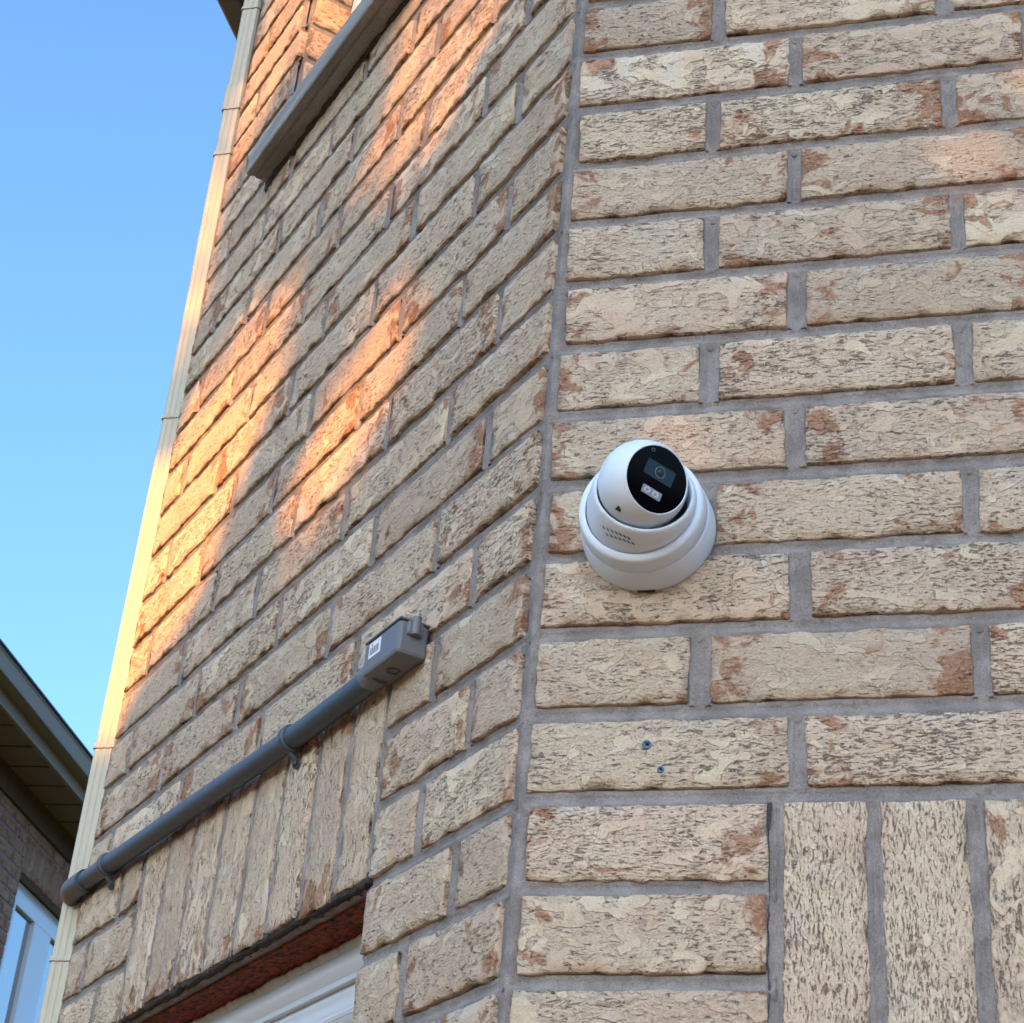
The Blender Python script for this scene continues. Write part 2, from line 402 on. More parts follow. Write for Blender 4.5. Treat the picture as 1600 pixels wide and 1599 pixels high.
def face(sgn, fr, smax, kmin, kmax, joints, openings, soldiers, mat, parent, ind, s_start, zb=-ZO, root=None, zt=None):
    """one face of brickwork. joints(k) -> sorted joint centres (s). openings: (s0,s1,z0,z1). soldiers: (z0,z1,[joint centres])
    ind(s,k) tells whether a brick is an object of its own."""
    mo = MB(); rest = MB()
    zt = -kmin + 1 if zt is None else zt
    # backing sheet in cells, left open at the windows
    ss = sorted({0., smax} | {v for o in openings for v in o[:2]}); zs = sorted({zb, zt} | {v for o in openings for v in o[2:4]})
    for i in range(len(ss) - 1):
        for j in range(len(zs) - 1):
            cs, cz = (ss[i] + ss[i+1]) / 2, (zs[j] + zs[j+1]) / 2
            if any(o[0] < cs < o[1] and o[2] < cz < o[3] for o in openings): continue
            mo.box((sgn * ss[i], .130, zs[j]), (sgn * ss[i+1], .9, zs[j+1]))
    placed = []
    for k in range(kmin, kmax + 1):
        z0, z1 = -k + random.uniform(-.015, .015), -k + 1 - JT + random.uniform(-.02, .015)
        zc = (z0 + z1) / 2
        js = joints(k)
        cuts = [(s_start(k), 0.)] + [(j, random.uniform(.15, .24)) for j in js if s_start(k) + .3 < j < smax - .1] + [(smax, 0.)]
        for (a, wa), (b, wb) in zip(cuts[:-1], cuts[1:]):
            segs = [(a + wa / 2, b - wb / 2)]
            for (o0, o1, q0, q1) in list(openings) + [(sj[0], sj[-1], sz0, sz1) for sz0, sz1, sj in soldiers]:
                if q0 < zc < q1:
                    ns = []
                    issol = not any(abs(o0 - oo[0]) < 1e-6 and abs(q0 - oo[2]) < 1e-6 for oo in openings)
                    m = .07 if issol else 0
                    for (c0, c1) in segs:
                        if c1 <= o0 - m or c0 >= o1 + m: ns.append((c0, c1)); continue
                        if c0 < o0 - m: ns.append((c0, o0 - m))
                        if c1 > o1 + m: ns.append((o1 + m, c1))
                    segs = ns
            for c0, c1 in segs:
                if c1 - c0 < .28: continue
                x0, x1 = sorted((sgn * c0, sgn * c1))
                if ind((c0 + c1) / 2, k): put_brick(parent, fr, x0, x1, z0, z1, mat); placed.append(1)
                else: low_brick(rest, x0, x1, z0, z1)
        # bed joint under the course and head joints
        spans = [(0.05, smax)]
        for (o0, o1, q0, q1) in list(openings) + [(sj[0], sj[-1], sz0 + .1, sz1 - .1) for sz0, sz1, sj in soldiers]:
            if q0 + .05 < -k - JT / 2 < q1 - .05:
                spans = [t for (a, b) in spans for t in ((a, min(b, o0)), (max(a, o1), b)) if t[1] - t[0] > .05]
        for a, b in spans: strip(mo, True, sgn * a, sgn * b, -k - JT / 2, JT)
        for j, wj in cuts[1:-1]:
            if any(o[0] < j < o[1] and o[2] < zc < o[3] for o in openings): continue
            if any(sj[0] < j < sj[-1] and q0 < zc < q1 for q0, q1, sj in soldiers): continue
            strip(mo, False, -k - .012, -k + 1 - JT + .02, sgn * j, wj)
    for q0, q1, sj in soldiers:
        for a, b in zip(sj[:-1], sj[1:]):
            g = .06 + random.uniform(0, .025)
            x0, x1 = sorted((sgn * (a + g), sgn * (b - g)))
            if ind((a + b) / 2, -(q0 + q1) / 2): put_brick(parent, fr, x0, x1, q0 + random.uniform(-.03, .03), q1 - JT + random.uniform(-.02, .02), mat, True)
            else: low_brick(rest, x0, x1, q0, q1 - JT)
        for j in sj: strip(mo, False, q0 + .02, q1 - .08, sgn * j, .14)
    me = mo.mesh('mortar', M_MORT); parent.data = me
    if rest.f: tag(rest.build('brick', mat, parent, fr), kind='stuff')
    return len(placed)

def new_wall(fr, parent):
    o = bpy.data.objects.new('brick_wall', bpy.data.meshes.new('brick_wall')); COL.objects.link(o)
    o.parent = parent; o.matrix_basis = world_of(parent).inverted() @ fr; return o

# right face -------------------------------------------------------
def j_right(k):
    if k in (12, 13, 14): return [13.6, 16.6]
    b = 3.03 if k % 2 else 1.97
    return [b + 3 * n + random.uniform(-.03, .03) for n in range(8)]
SR = 22.0
sold_r = [2.78, 3.79, 4.80] + [4.80 + 1.0 * i for i in range(1, 9)]
wall_r = new_wall(F_R, house)
face(1, F_R, SR, -4, 36, j_right, [(2.85, 12.75, -30., -14.)], [(-14., -11., sold_r)], M_BRICK, wall_r,
     lambda s, k: s < 9.5 and k <= 16, lambda k: .10 + random.uniform(-.02, .04), zt=26)
# the bricks above what the photograph shows
def top_rows(sgn, fr, parent, smax, kmin, kmax, jf, openings):
    mo = MB()
    for k in range(kmin, kmax + 1):
        js = [.12] + [j for j in jf(k) if .4 < j < smax - .2] + [smax]
        for a, b in zip(js[:-1], js[1:]):
            if any(o[0] < (a + b) / 2 < o[1] and o[2] < -k + .4 < o[3] for o in openings): continue
            x0, x1 = sorted((sgn * (a + .08), sgn * (b - .08))); low_brick(mo, x0, x1, -k, -k + 1 - JT)
    tag(mo.build('brick', M_BRICK, parent, fr), kind='stuff')
top_rows(1, F_R, wall_r, SR, -25, -5, j_right, [])

# left face --------------------------------------------------------
SLW = 15.85
def j_left(k):
    if k <= 8: b = 2.75 if k % 2 else 1.58
    else: b = 2.40 if k % 2 else 1.33
    js = [b + 3.28 * n + random.uniform(-.04, .04) for n in range(5)]
    if k == 9: js = [2.40, 13.63]
    if k == 10: js = [1.33, 14.95]
    if k == 11: js = [2.38, 13.9]
    return js
sold_l = [3.66, 4.68, 5.70, 6.80, 7.93, 9.08, 10.24, 11.40, 12.56]
wall_l = new_wall(F_L, house)
OP_L = (3.58, 12.45, -27., -11.)
OP_U = (3.60, 12.30, 7.45, 21.)
face(-1, F_L, SLW, -18, 36, j_left, [OP_L, OP_U], [(-11., -8., sold_l)], M_BRICK, wall_l,
     lambda s, k: k <= 16, lambda k: .20 + random.uniform(-.03, .04), zt=26)
top_rows(-1, F_L, wall_l, SLW, -25, -19, j_left, [OP_U])

# reveal bricks of the upper window's left jamb (the returns of the coursing)
def reveal(fr, s, z0, z1, depth, parent, d=1):
    mo = MB(); mo.box((-s, .15, z0), (-s - d * .02, depth + .3, z1))
    o = mo.build('window_reveal', M_MORT, parent, fr)
    k = math.floor(z0)
    while k < z1:
        a, b = max(z0, k), min(z1, k + 1 - JT)
        if b - a > .2:
            L = depth - .16; me, l, h = brick_mesh(L, b - a, M_BRICK)
            m = fr @ Matrix.Translation((-s * U, (.16 + L / 2) * U, (a + b) / 2 * U)) @ Matrix.Rotation(math.pi / 2 * d, 4, 'Z') @ Matrix.Translation((0, -.05 * U, 0)) @ Matrix.Diagonal((L / l, 1, (b - a) / h, 1))
            link('brick', me, o, m)
        k += 1
    return o
reveal(F_L, OP_U[1] - .04, 7.5, 17.0, 1.0, house, 1)
reveal(F_L, OP_L[0] + .04, -16, -11.1, 1.0, house, -1)

# corner mortar ----------------------------------------------------
def corner_joint():
    mb = MB(); n = 330; z0, z1 = -36.8, 26.
    ax = Vector((-CT, ST, 0)); nl = Vector((-ST, -CT, 0))
    vs = []
    for i in range(n + 1):
        z = z0 + (z1 - z0) * i / n; j = n3(z * 1.3, 4, 4) * .08 + n3(z * 4.3, 4, 8) * .05; j2 = n3(z * 5, 9, 1) * .03 + n3(z * 1.7, 3, 1) * .02; j3 = n3(z * 1.1, 7, 7) * .07 + n3(z * 4.9, 7, 2) * .04
        L = lambda s, o: ax * s + nl * o
        R = lambda s, o: Vector((s, -o, 0))
        c = [L(.40, -.17), L(.25 + j, -.09), L(.15 + j, -.045 + j2), L(.06, -.035 + j2 + j3 * .4), (L(.0, -.04) + R(0, -.04)) * .55 + Vector((0, j2 + j3 * .3, 0)), R(.05 + j3 * .5, -.035 - j2), R(.12 + j3, -.07), R(.28, -.17)]
        for p in c: vs.append((p.x, p.y, z))
    P = 8
    mb.add(vs, [(i*P+q, i*P+q+1, (i+1)*P+q+1, (i+1)*P+q) for i in range(n) for q in range(P-1)], True)
    return mb.build('corner_joint', M_MORT, house, F_R)
corner_joint()

# return wall behind the downspout -----------------------------------
XC, YC = -SLW * CT, SLW * ST            # far end of the left face
F_B = frame(-math.pi / 2, XC, YC)       # local x = -distance along +y
wall_b = new_wall(F_B, house)
face(-1, F_B, 46, -20, 36, lambda k: [(1.5 if k % 2 else 0.6) + 3.1 * n for n in range(15)], [], [], M_BRICK, wall_b,
     lambda s, k: False, lambda k: .1, zt=26)

# roof eave over the return wall and the bay -------------------------
z_e = 21.6
MB().box((-15.6, 8, z_e - .2), (-14.9, 50, z_e + 1.3)).build('gutter', M_GUTTER, house, F_R, bevel=.01)
sf = MB().box((-14.9, 8, z_e + .25), (XC, 50, z_e + .35)).build('soffit', M_GUTTER, house, F_R)
MB().box((-15.0, 8, z_e + .0), (-14.8, 50, z_e + 1.2)).build('fascia', M_GUTTER, house, F_R)

rb = MB(); rb.add([(-15.4, 8, z_e + 1.35), (-15.4, 50, z_e + 1.35), (10, 50, z_e + 14), (10, 8, z_e + 14)], [(0, 1, 2, 3)]); rb.build('roof', M_ROOF, house, F_R)
rb = MB().prism([(-15.4, 8), (-11.5, 8), (1.5, -4.5), (24, -4.5), (24, 46), (-15.4, 46)], 26.02, 26.6); rb.build('roof_soffit', M_GUTTER, house, F_R)

# lower window of the left face ----------------------------------------
lw = MB()
def wframe(mb, s0, s1, z0, z1, y0, y1, wd):
    mb.box((-s0, y0, z0), (-s0 - wd, y1, z1)); mb.box((-s1 + wd, y0, z0), (-s1, y1, z1))
    mb.box((-s0 - wd, y0, z1 - wd), (-s1 + wd, y1, z1)); mb.box((-s0 - wd, y0, z0), (-s1 + wd, y1, z0 + wd))
win = link('window', MB().box((-3.5, .90, -11.12), (-12.5, 1.6, -11.62)).mesh('window', M_VINYL), house, F_L)
m = MB(); wframe(m, 3.5, 12.5, -26.9, -11.62, .98, 1.65, .42); m.build('frame', M_VINYL, win, F_L, bevel=.006)
m = MB(); wframe(m, 3.95, 12.05, -26.4, -12.10, 1.22, 1.55, .36); m.build('sash', M_VINYL, win, F_L, bevel=.004)
MB().box((-4.3, 1.36, -26.1), (-11.7, 1.40, -12.4)).build('pane', M_PANE, win, F_L)
hp = [(1.1, -11.14), (.90, -11.14), (.83, -11.24), (.82, -11.38), (.87, -11.52), (.96, -11.60), (1.0, -11.63), (1.0, -11.68), (.96, -11.74), (.97, -11.92), (1.03, -12.08), (1.14, -12.18), (1.24, -12.2), (1.24, -11.9), (1.1, -11.5)]
hd = MB(); vs = [(x_, y_, z_) for x_ in (-3.5, -12.5) for y_, z_ in hp]; q_ = len(hp)
hd.add(vs, [(q, (q+1) % q_, q_ + (q+1) % q_, q_ + q) for q in range(q_)], True); hd.build('head_moulding', M_VINYL, win, F_L)
# a wavy bead of white sealant hanging at the head of the frame
bd = MB(); vs = []; n = 150
for i in range(n + 1):
    s = 3.55 + (12.4 - 3.55) * i / n; wv = n3(s * 1.4, 0, 3) * .06 + n3(s * 6, 2, 3) * .035 + n3(s * 17, 2, 3) * .018
    for (y, z) in ((1.15, -11.12), (.81 + wv, -11.10), (.79 + wv, -11.15), (.86 + wv * .5, -11.24), (.95, -11.36)): vs.append((-s, y, z))
bd.add(vs, [(i*5+q, (i+1)*5+q, (i+1)*5+q+1, i*5+q+1) for i in range(n) for q in range(4)], True)
bd.build('sealant_bead', M_VINYL, win, F_L)
# steel lintel under the soldier course
lt = MB().box((-3.60, .30, -11.02), (-12.5, 1.3, -11.09)); lt.box((-3.60, .27, -11.0), (-12.5, .31, -11.11))
lt.build('steel_lintel', M_RUST, house, F_L)
def ragged(name, s0, s1, y0, y1, z0, z1, mat, fr, parent, amp=.03, sgn=-1):
    mb = MB(); vs = []; n = int(abs(s1 - s0) / .05)
    for i in range(n + 1):
        s = s0 + (s1 - s0) * i / n
        pr = [(y0, z1), (y0, z0), (y1, z0), (y1, z1)]
        for q, (y, z) in enumerate(pr):
            a = n3(s * 2.5, q * 3.1, 5) * amp + n3(s * 8, q * 3.1, 6) * amp * .9
            b = n3(s * 3.0, q * 5.1, 11) * amp + n3(s * 9, q * 5.1, 16) * amp * .8
            vs.append((sgn * s, y + a, z + b))
    mb.add(vs, [(i*4+q, (i+1)*4+q, (i+1)*4+(q+1)%4, i*4+(q+1)%4) for i in range(n) for q in range(4)], True)
    mb.add([vs[0], vs[1], vs[2], vs[3]], [(0, 1, 2, 3)]); e = len(vs) - 4; mb.add(vs[e:], [(0, 1, 2, 3)])
    return mb.build(name, mat, parent, fr)
ragged('lintel_bedding', 3.6, 12.5, .13, .28, -11.07, -10.9, M_MORT, F_L, house, .012)
ragged('lintel_gap', 3.6, 12.5, .035, .15, -11.05, -10.9, M_GRIME, F_L, house, .045)

# upper window and its sill ---------------------------------------------
sill = MB(); pr = [(.25, 7.42), (-.42, 7.30), (-.50, 7.26), (-.52, 6.69), (-.50, 6.650), (-.36, 6.650), (-.345, 6.685), (-.31, 6.685), (-.295, 6.650), (.25, 6.655)]
vs = []; n = 160
for i in range(n + 1):
    s = 2.6 + (12.72 - 2.6) * i / n
    for q, (y, z) in enumerate(pr): vs.append((-s, y + n3(s * 2, q, 3) * .012 + n3(s * 9, q, 3) * .008, z + n3(s * 2.2, q, 9) * .012 + n3(s * 10, q, 9) * .008))
P = len(pr)
sill.add(vs, [(i*P+q, (i+1)*P+q, (i+1)*P+(q+1)%P, i*P+(q+1)%P) for i in range(n) for q in range(P)])
sill.add(vs[:P], [tuple(range(P))]); sill.add(vs[-P:], [tuple(range(P))])
so_ = sill.build('window_sill', M_SILL, house, F_L, bevel=.003); tag(so_, 'grey rough concrete sill under the upper window')
ragged('dark_caulk', 2.6, 12.75, -.05, .1, 6.55, 6.70, M_GRIME, F_L, house, .05)
bl = MB()
for s, z, r in ((12.72, 6.52, .09), (12.55, 6.58, .11), (8.3, 6.66, .11), (8.1, 6.62, .09), (10.6, 6.6, .07), (11.4, 6.6, .06)):
    vs, fs = [], []
    bl.revolve([(r * math.sin(a) * (1 + .3 * n3(a * 3, s, 1)), -r * .35 * math.cos(a)) for a in [math.pi * i / 7 for i in range(8)]], (-s, -.02, z), (0, 1, 0), (1, 0, 0), 12)
bl.build('caulk_lump', M_GRIME, house, F_L)
# grime streak below the sill end
uw = link('window', MB().box((-3.5, .96, 7.4), (-12.42, 1.5, 7.9)).mesh('window', M_VINYL), house, F_L)
m = MB(); wframe(m, 3.5, 12.42, 7.5, 20.9, 1.02, 1.6, .5); m.build('frame', M_VINYL, uw, F_L, bevel=.006)
m = MB(); wframe(m, 4.05, 11.9, 8.05, 20.3, 1.18, 1.5, .4); m.build('sash', M_VINYL, uw, F_L, bevel=.004)
MB().box((-4.4, 1.34, 8.4), (-11.5, 1.38, 20.0)).build('pane', M_PANE, uw, F_L)
# window under the right soldier course
rw = link('window', MB().box((2.9, 1.0, -14.1), (12.7, 1.6, -14.6)).mesh('window', M_VINYL), house, F_R)
m = MB(); wframe(m, -2.9, -12.7, -29.9, -14.6, 1.05, 1.6, -.45); m.build('frame', M_VINYL, rw, F_R)
MB().box((3.3, 1.3, -29.5), (12.3, 1.34, -15.0)).build('pane', M_PANE, rw, F_R)
MB().box((2.8, .3, -14.03), (12.8, 1.3, -14.1)).build('steel_lintel', M_RUST, house, F_R)
# dark core inside the house so that no light leaks through the openings
MB().prism([(-10.2, 12.5), (.2, 2.2), (21, 2.2), (21, 44), (-10.2, 44)], -36, 25.5).build('inner_wall', M_DARK, house, F_R)

# fine crack down the left edge of the right soldier joint
ck = MB(); vs = []
for i in range(46):
    z = -11.15 - 2.9 * i / 45; x = 2.715 + n3(z * 3, 1, 1) * .025 + n3(z * 9, 1, 1) * .015; wd = .006 + .012 * abs(n3(z * 4, 5, 5)) + (.02 if i < 5 else 0)
    vs += [(x - wd, .022, z), (x + wd, .022, z)]
ck.add(vs, [(2*i, 2*i+1, 2*i+3, 2*i+2) for i in range(45)]); ck.build('mortar_crack', M_GRIME, house, F_R)

# ================================================================== downspout
ds = empty('downspout', (XC * U, YC * U, 0))
tag(ds, 'beige fluted metal downspout standing on the far edge of the left brick face', 'downspout')
def dsec(x0, x1, y0, y1, grow=0):
    x0 -= grow; x1 += grow; y0 -= grow; y1 += grow; w_ = x1 - x0; g_ = .014
    return [(x0, y0 + .06), (x0 + .05, y0), (x0 + w_*.28, y0), (x0 + w_*.33, y0 + g_), (x0 + w_*.40, y0 + g_), (x0 + w_*.45, y0), (x0 + w_*.57, y0),
            (x0 + w_*.62, y0 + g_), (x0 + w_*.69, y0 + g_), (x0 + w_*.74, y0), (x1 - .05, y0), (x1, y0 + .06), (x1, y1), (x0, y1)]
def dpart(name, za, zb, grow=0, parent=ds):
    xa = lambda z: -.012 * max(0, z - 3)
    mb = MB(); P_ = dsec(-11.50, -11.04, 11.55, 12.35, grow); vs = []
    n = max(1, int((zb - za) / 2))
    for i in range(n + 1):
        z = za + (zb - za) * i / n
        for x, y in P_: vs.append((x + xa(z), y, z))
    q_ = len(P_)
    mb.add(vs, [(i*q_+q, i*q_+(q+1)%q_, (i+1)*q_+(q+1)%q_, (i+1)*q_+q) for i in range(n) for q in range(q_)])
    mb.add(vs[:q_], [tuple(range(q_))]); mb.add(vs[-q_:], [tuple(range(q_))])
    return mb.build(name, M_SPOUT, parent, F_R)
cuts = [-36.3, -9.2, -5.05, 2.55, 9.95, 14.7, 21.3]
for a, b in zip(cuts[:-1], cuts[1:]): dpart('pipe', a, b - .03, 0)
for c in cuts[1:-1]: dpart('splice', c - .02, c + .06, .025)
dpart('strap', 11.35, 12.15, .03)

# ================================================================== neighbour's house
nb = empty('neighbour_house', (-66 * U, 100 * U, 0))
tag(nb, 'dark brown brick house behind the downspout with white window and brown soffit', 'house')
VA = math.atan2(.105, .9945)
F_N = frame(math.pi / 2 + VA, -60, 84)      # local x along the wall, away from the camera; local y into the wall
# face toward the alley: local -y is outward
def nbx(mb_args, name, mat, bevel=0):
    m_ = MB()
    for a, b in mb_args: m_.box(a, b)
    return m_.build(name, mat, nb, F_N, bevel=bevel)
nbx([((-3, 0, 34.55), (60, 1.15, 34.7)), ((-3, 0, 34.55), (60, .08, 35.95)), ((-3, -.06, 35.85), (60, .12, 36.0))], 'gutter', M_FASCIA, .004)
nbx([((-3, 1.0, 33.55), (60, 1.22, 35.9))], 'fascia', M_SOFFIT)
nbx([((-3, .95, 33.45), (60, 1.3, 33.62))], 'fascia_trim', M_FASCIA)
r_ = MB(); r_.add([(-3, -.15, 36.05), (60, -.15, 36.05), (60, 22, 45), (-3, 22, 45), (-3, -.15, 36.25), (60, -.15, 36.25), (60, 22, 45.2), (-3, 22, 45.2), (-3, 44, 36.05), (60, 44, 36.05), (-3, 44, 36.25), (60, 44, 36.25)],
                  [(0, 1, 2, 3), (4, 5, 6, 7), (0, 1, 5, 4), (3, 2, 9, 8), (7, 6, 11, 10), (8, 9, 11, 10)]); r_.build('roof', M_ROOF, nb, F_N)
sfn = nbx([((-3, 1.3, 33.85), (60, 1.75, 34.0))], 'soffit', M_SOFFIT)
x = -2.5
while x < 60:
    MB().box((x, 1.75, 33.86), (x + 3.50, 5.4, 33.95)).build('soffit_panel', M_SOFFIT, sfn, F_N, bevel=.003); x += 3.80
nbx([((-3, 1.75, 34.1), (60, 5.5, 34.2))], 'soffit_back', M_DARK)
wall_n = new_wall(F_N @ Matrix.Translation((0, 5.2 * U, 0)), nb)
F_N2 = F_N @ Matrix.Translation((0, 5.2 * U, 0))
sold_n = [23.2 + 1.03 * i for i in range(18)]
face(1, F_N2, 60, -33, 36, lambda k: [(1.4 if k % 2 else 2.9) + 3 * n for n in range(20)], [(23.2, 40.7, 10., 28.0)], [(28.0, 31.0, sold_n)], M_BRICK2, wall_n,
     lambda s, k: 9 < s < 32 and k <= -14, lambda k: .1, zt=34)
nw = link('window', MB().box((23.3, 1.0, 27.9), (40.6, 1.5, 27.4)).mesh('window', M_VINYL), nb, F_N2)
m = MB(); m.box((23.3, .95, 10), (25.7, 1.6, 27.4)); m.box((25.7, .95, 26.1), (39.5, 1.6, 27.4)); m.box((29.9, .9, 10), (33.7, 1.6, 26.1)); m.box((39.4, .95, 10), (40.6, 1.6, 27.4))
m.build('frame', M_VINYL, nw, F_N2, bevel=.004)
MB().box((25.7, 1.3, 10), (29.9, 1.34, 26.1)).build('pane', M_PANE, nw, F_N2)
MB().box((33.7, 1.3, 10), (39.4, 1.34, 26.1)).build('pane', M_PANE, nw, F_N2)
nbx([((-3, 4.95, 31.9), (60, 5.3, 33.9))], 'soffit_shade', M_BARK)  # dark strip put in for the deep shade below the soffit
nbx([((.3, 6.6, -36), (59.5, 40, 34))], 'end_wall', M_BRICK2)
gb = MB(); gb.add([(a_, y_, z_) for a_ in (.1, .6) for y_, z_ in ((5.3, 33.8), (5.3, 38.0), (22, 44.9), (40, 38.0), (40, 33.8))],
                  [(0, 1, 2, 3, 4), (9, 8, 7, 6, 5), (0, 5, 6, 1), (1, 6, 7, 2), (2, 7, 8, 3), (3, 8, 9, 4), (4, 9, 5, 0)]); gb.build('gable', M_SOFFIT, nb, F_N)

# ================================================================== turret camera
tc = empty('security_camera', (1.33 * U, 0, (-7.83 + ZO) * U))
tag(tc, 'white turret security camera with round black glass face, screwed to the right brick face', 'camera')
CX, CZ = 1.325, -7.82
OUT = Vector((0, -1, 0)); EX = Vector((1, 0, 0))
def rev(name, prof, mat, o=(CX, 0, CZ), ax=OUT, e1=EX, n=72, parent=tc, bevel=0):
    return MB().revolve(prof, o, ax, e1, n).build(name, mat, parent, F_R)
base = rev('mounting_base', [(0, -.02), (.775, -.02), (.778, .05), (.745, .36), (.738, .372), (.728, .375), (.728, .39)], M_WHITE)
rev('base_ring', [(.70, .385), (.728, .385), (.734, .40), (.716, .575), (.706, .600), (.690, .612), (.640, .635), (.632, .632), (.630, .60)], M_WHITE)
MB().box((CX - .10, -.012, CZ - .785), (CX + .10, -.05, CZ - .76)).build('cable_notch', M_CLIP, tc, F_R)
# housing with slanted opening
def ringp(c, nrm, r, n, e1=EX):
    nrm = Vector(nrm).normalized(); e = (e1 - nrm * e1.dot(nrm)).normalized(); f = nrm.cross(e)
    return [Vector(c) + e * (r * math.cos(2*math.pi*i/n)) + f * (r * math.sin(2*math.pi*i/n)) for i in range(n)]
NR = 80
tn = Vector((.26, -1, .12)).normalized()
rc = Vector((CX + .095, -.92, CZ + .0))
rings = []
b0 = ringp((CX, -.60, CZ), OUT, .622, NR); b1 = ringp(rc, tn, .563, NR)
for q in (0, .12, .3, .5, .7, .85, .95):
    bul = 1 + .035 * math.sin(math.pi * q)
    rings.append([(a.lerp(b, q) - Vector((CX, 0, CZ))) for a, b in zip(b0, b1)])
    rings[-1] = [Vector((v.x * bul + CX, v.y, v.z * bul + CZ)) for v in rings[-1]]
rings.append(ringp(rc, tn, .557, NR)); rings.append(ringp(rc + tn * .010, tn, .545, NR)); rings.append(ringp(rc + tn * .004, tn, .530, NR))
rings.append(ringp(rc - tn * .05, tn, .515, NR)); rings.append(ringp(rc - tn * .25, tn, .505, NR))
hb = MB(); vs = [v for r in rings for v in r]
hb.add(vs, [(j*NR+i, j*NR+(i+1)%NR, (j+1)*NR+(i+1)%NR, (j+1)*NR+i) for j in range(len(rings)-1) for i in range(NR)], True)
hs_ = hb.build('housing', M_WHITE, tc, F_R)
# eyeball
BCN = Vector((CX + .098, -1.02, CZ + .025)); BR = .500
tocam = (CAMP - BCN).normalized()
a21 = math.radians(20)
fn = (tocam * math.cos(math.radians(31)) + (CR * math.cos(a21) + CU * math.sin(a21)) * math.sin(math.radians(31))).normalized()
rd = .396; cut = math.asin(rd / BR); hc = BR * math.cos(cut)
prof = [(BR * math.sin(math.pi - (math.pi - cut) * i / 30), BR * math.cos(math.pi - (math.pi - cut) * i / 30)) for i in range(31)]
prof += [(rd - .006, hc + .008), (rd - .014, hc + .008), (rd - .018, hc - .01)]
eye = rev('eyeball', prof, M_WHITE, BCN, fn, CR)
fc = BCN + fn * (hc)
glassf = rev('glass_face', [(0, .0045), (rd - .06, .004), (rd - .018, .0)], M_LENS, fc, fn, CR)
e1 = (CR * math.cos(math.radians(23)) - CU * math.sin(math.radians(23))); e1 = (e1 - fn * e1.dot(fn)).normalized(); e2 = fn.cross(e1)
if e2.dot(CU) < 0: e2 = -e2
def disc_m(u, v, h=0): return fc + e1 * u + e2 * v + fn * (.005 + h)
def rrect(name, u, v, w_, h_, r, th, mat, parent):
    pts = []
    for cx, cy, a0 in ((w_/2-r, h_/2-r, 0), (-w_/2+r, h_/2-r, 90), (-w_/2+r, -h_/2+r, 180), (w_/2-r, -h_/2+r, 270)):
        for i in range(5): a = math.radians(a0 + 22.5 * i); pts.append((u + cx + r*math.cos(a), v + cy + r*math.sin(a)))
    n = len(pts); vs = [disc_m(a, b, 0) for a, b in pts] + [disc_m(a, b, th) for a, b in pts]
    mb = MB(); mb.add(vs, [(i, (i+1)%n, n+(i+1)%n, n+i) for i in range(n)]); mb.add(vs, [tuple(range(n, 2*n))])
    return fixn(mb.build(name, mat, parent, F_R))
rrect('lens_module', .000, .085, .375, .185, .02, .004, M_LENSB, glassf)
def ring_at(name, u, v, r0, r1, h, mat):
    return MB().revolve([(r0, h), (r0, h + .003), (r1, h + .003), (r1, h)], disc_m(u, v), fn, e1, 32).build(name, mat, glassf, F_R)
ring_at('lens_ring', .005, .088, .058, .067, .004, M_RING)
MB().revolve([(0, .006), (.03, .006), (.033, .004)], disc_m(.005, .088, .002), fn, e1, 24).build('lens', M_LENSC, glassf, F_R)
ring_at('lens_ring', .005, .088, .012, .034, .004, M_LENSC)
rrect('led_window', -.005, -.170, .255, .095, .012, .004, M_LED, glassf)
for du in (-.063, .048): ring_at('led_ring', du, -.168, .018, .040, .004, M_LED2)
ring_at('face_mark', -.17, .285, .016, .021, .001, M_RING)
# speaker slots on the housing's lower left side
bmt = hs_.data
from mathutils.bvhtree import BVHTree
bvh = BVHTree.FromPolygons([tuple(v) for v in hb.v], hb.f)
def pix_ray(px, py):
    f_ = 2876.63; return (CF + CR * ((px - 800) / f_) - CU * ((py - 799.5) / f_)).normalized()
def zp(x, y): return 900 + x / 6.148, 680 + y / 6.148
sl_ = MB()
# rows of small slots pressed into the moulding
for row, (xa, ya, xb, yb, nn) in enumerate(((268, 888, 508, 988, 7), (300, 955, 548, 1040, 7))):
    for i in range(nn):
        x_, y_ = xa + (xb - xa) * i / (nn - 1), ya + (yb - ya) * i / (nn - 1)
        hit = bvh.ray_cast(CAMP, pix_ray(*zp(x_, y_)))
        if hit[0] is None: continue
        p, nrm = hit[0], hit[1]
        if nrm.dot(CF) > 0: nrm = -nrm
        ux = (CR * .5 - CU * .87); ux = (ux - nrm * ux.dot(nrm)).normalized(); uy = nrm.cross(ux)
        pts = []
        for k in range(12):
            a = 2 * math.pi * k / 12; pts.append(p + nrm * .004 + ux * (.026 * math.cos(a)) + uy * (.0105 * math.sin(a)))
        sl_.add(pts, [tuple(range(12))])
sl_.build('speaker_slots', M_CLIP, tc, F_R)
bvh2 = BVHTree.FromPolygons([tuple(F_R.inverted() @ (world_of(eye) @ v.co)) for v in eye.data.vertices], [tuple(p.vertices) for p in eye.data.polygons])
tri = []
for x_, y_ in ((372, 712), (408, 676), (433, 716), (425, 745)):
    hit = bvh2.ray_cast(CAMP * U, pix_ray(*zp(x_, y_)))
    if hit[0] is not None: tri.append((hit[0] / U) - CF * .008)
if len(tri) >= 3: t_ = MB(); t_.add(tri, [tuple(range(len(tri)))]); t_.build('alignment_mark', M_CLIP, eye, F_R)

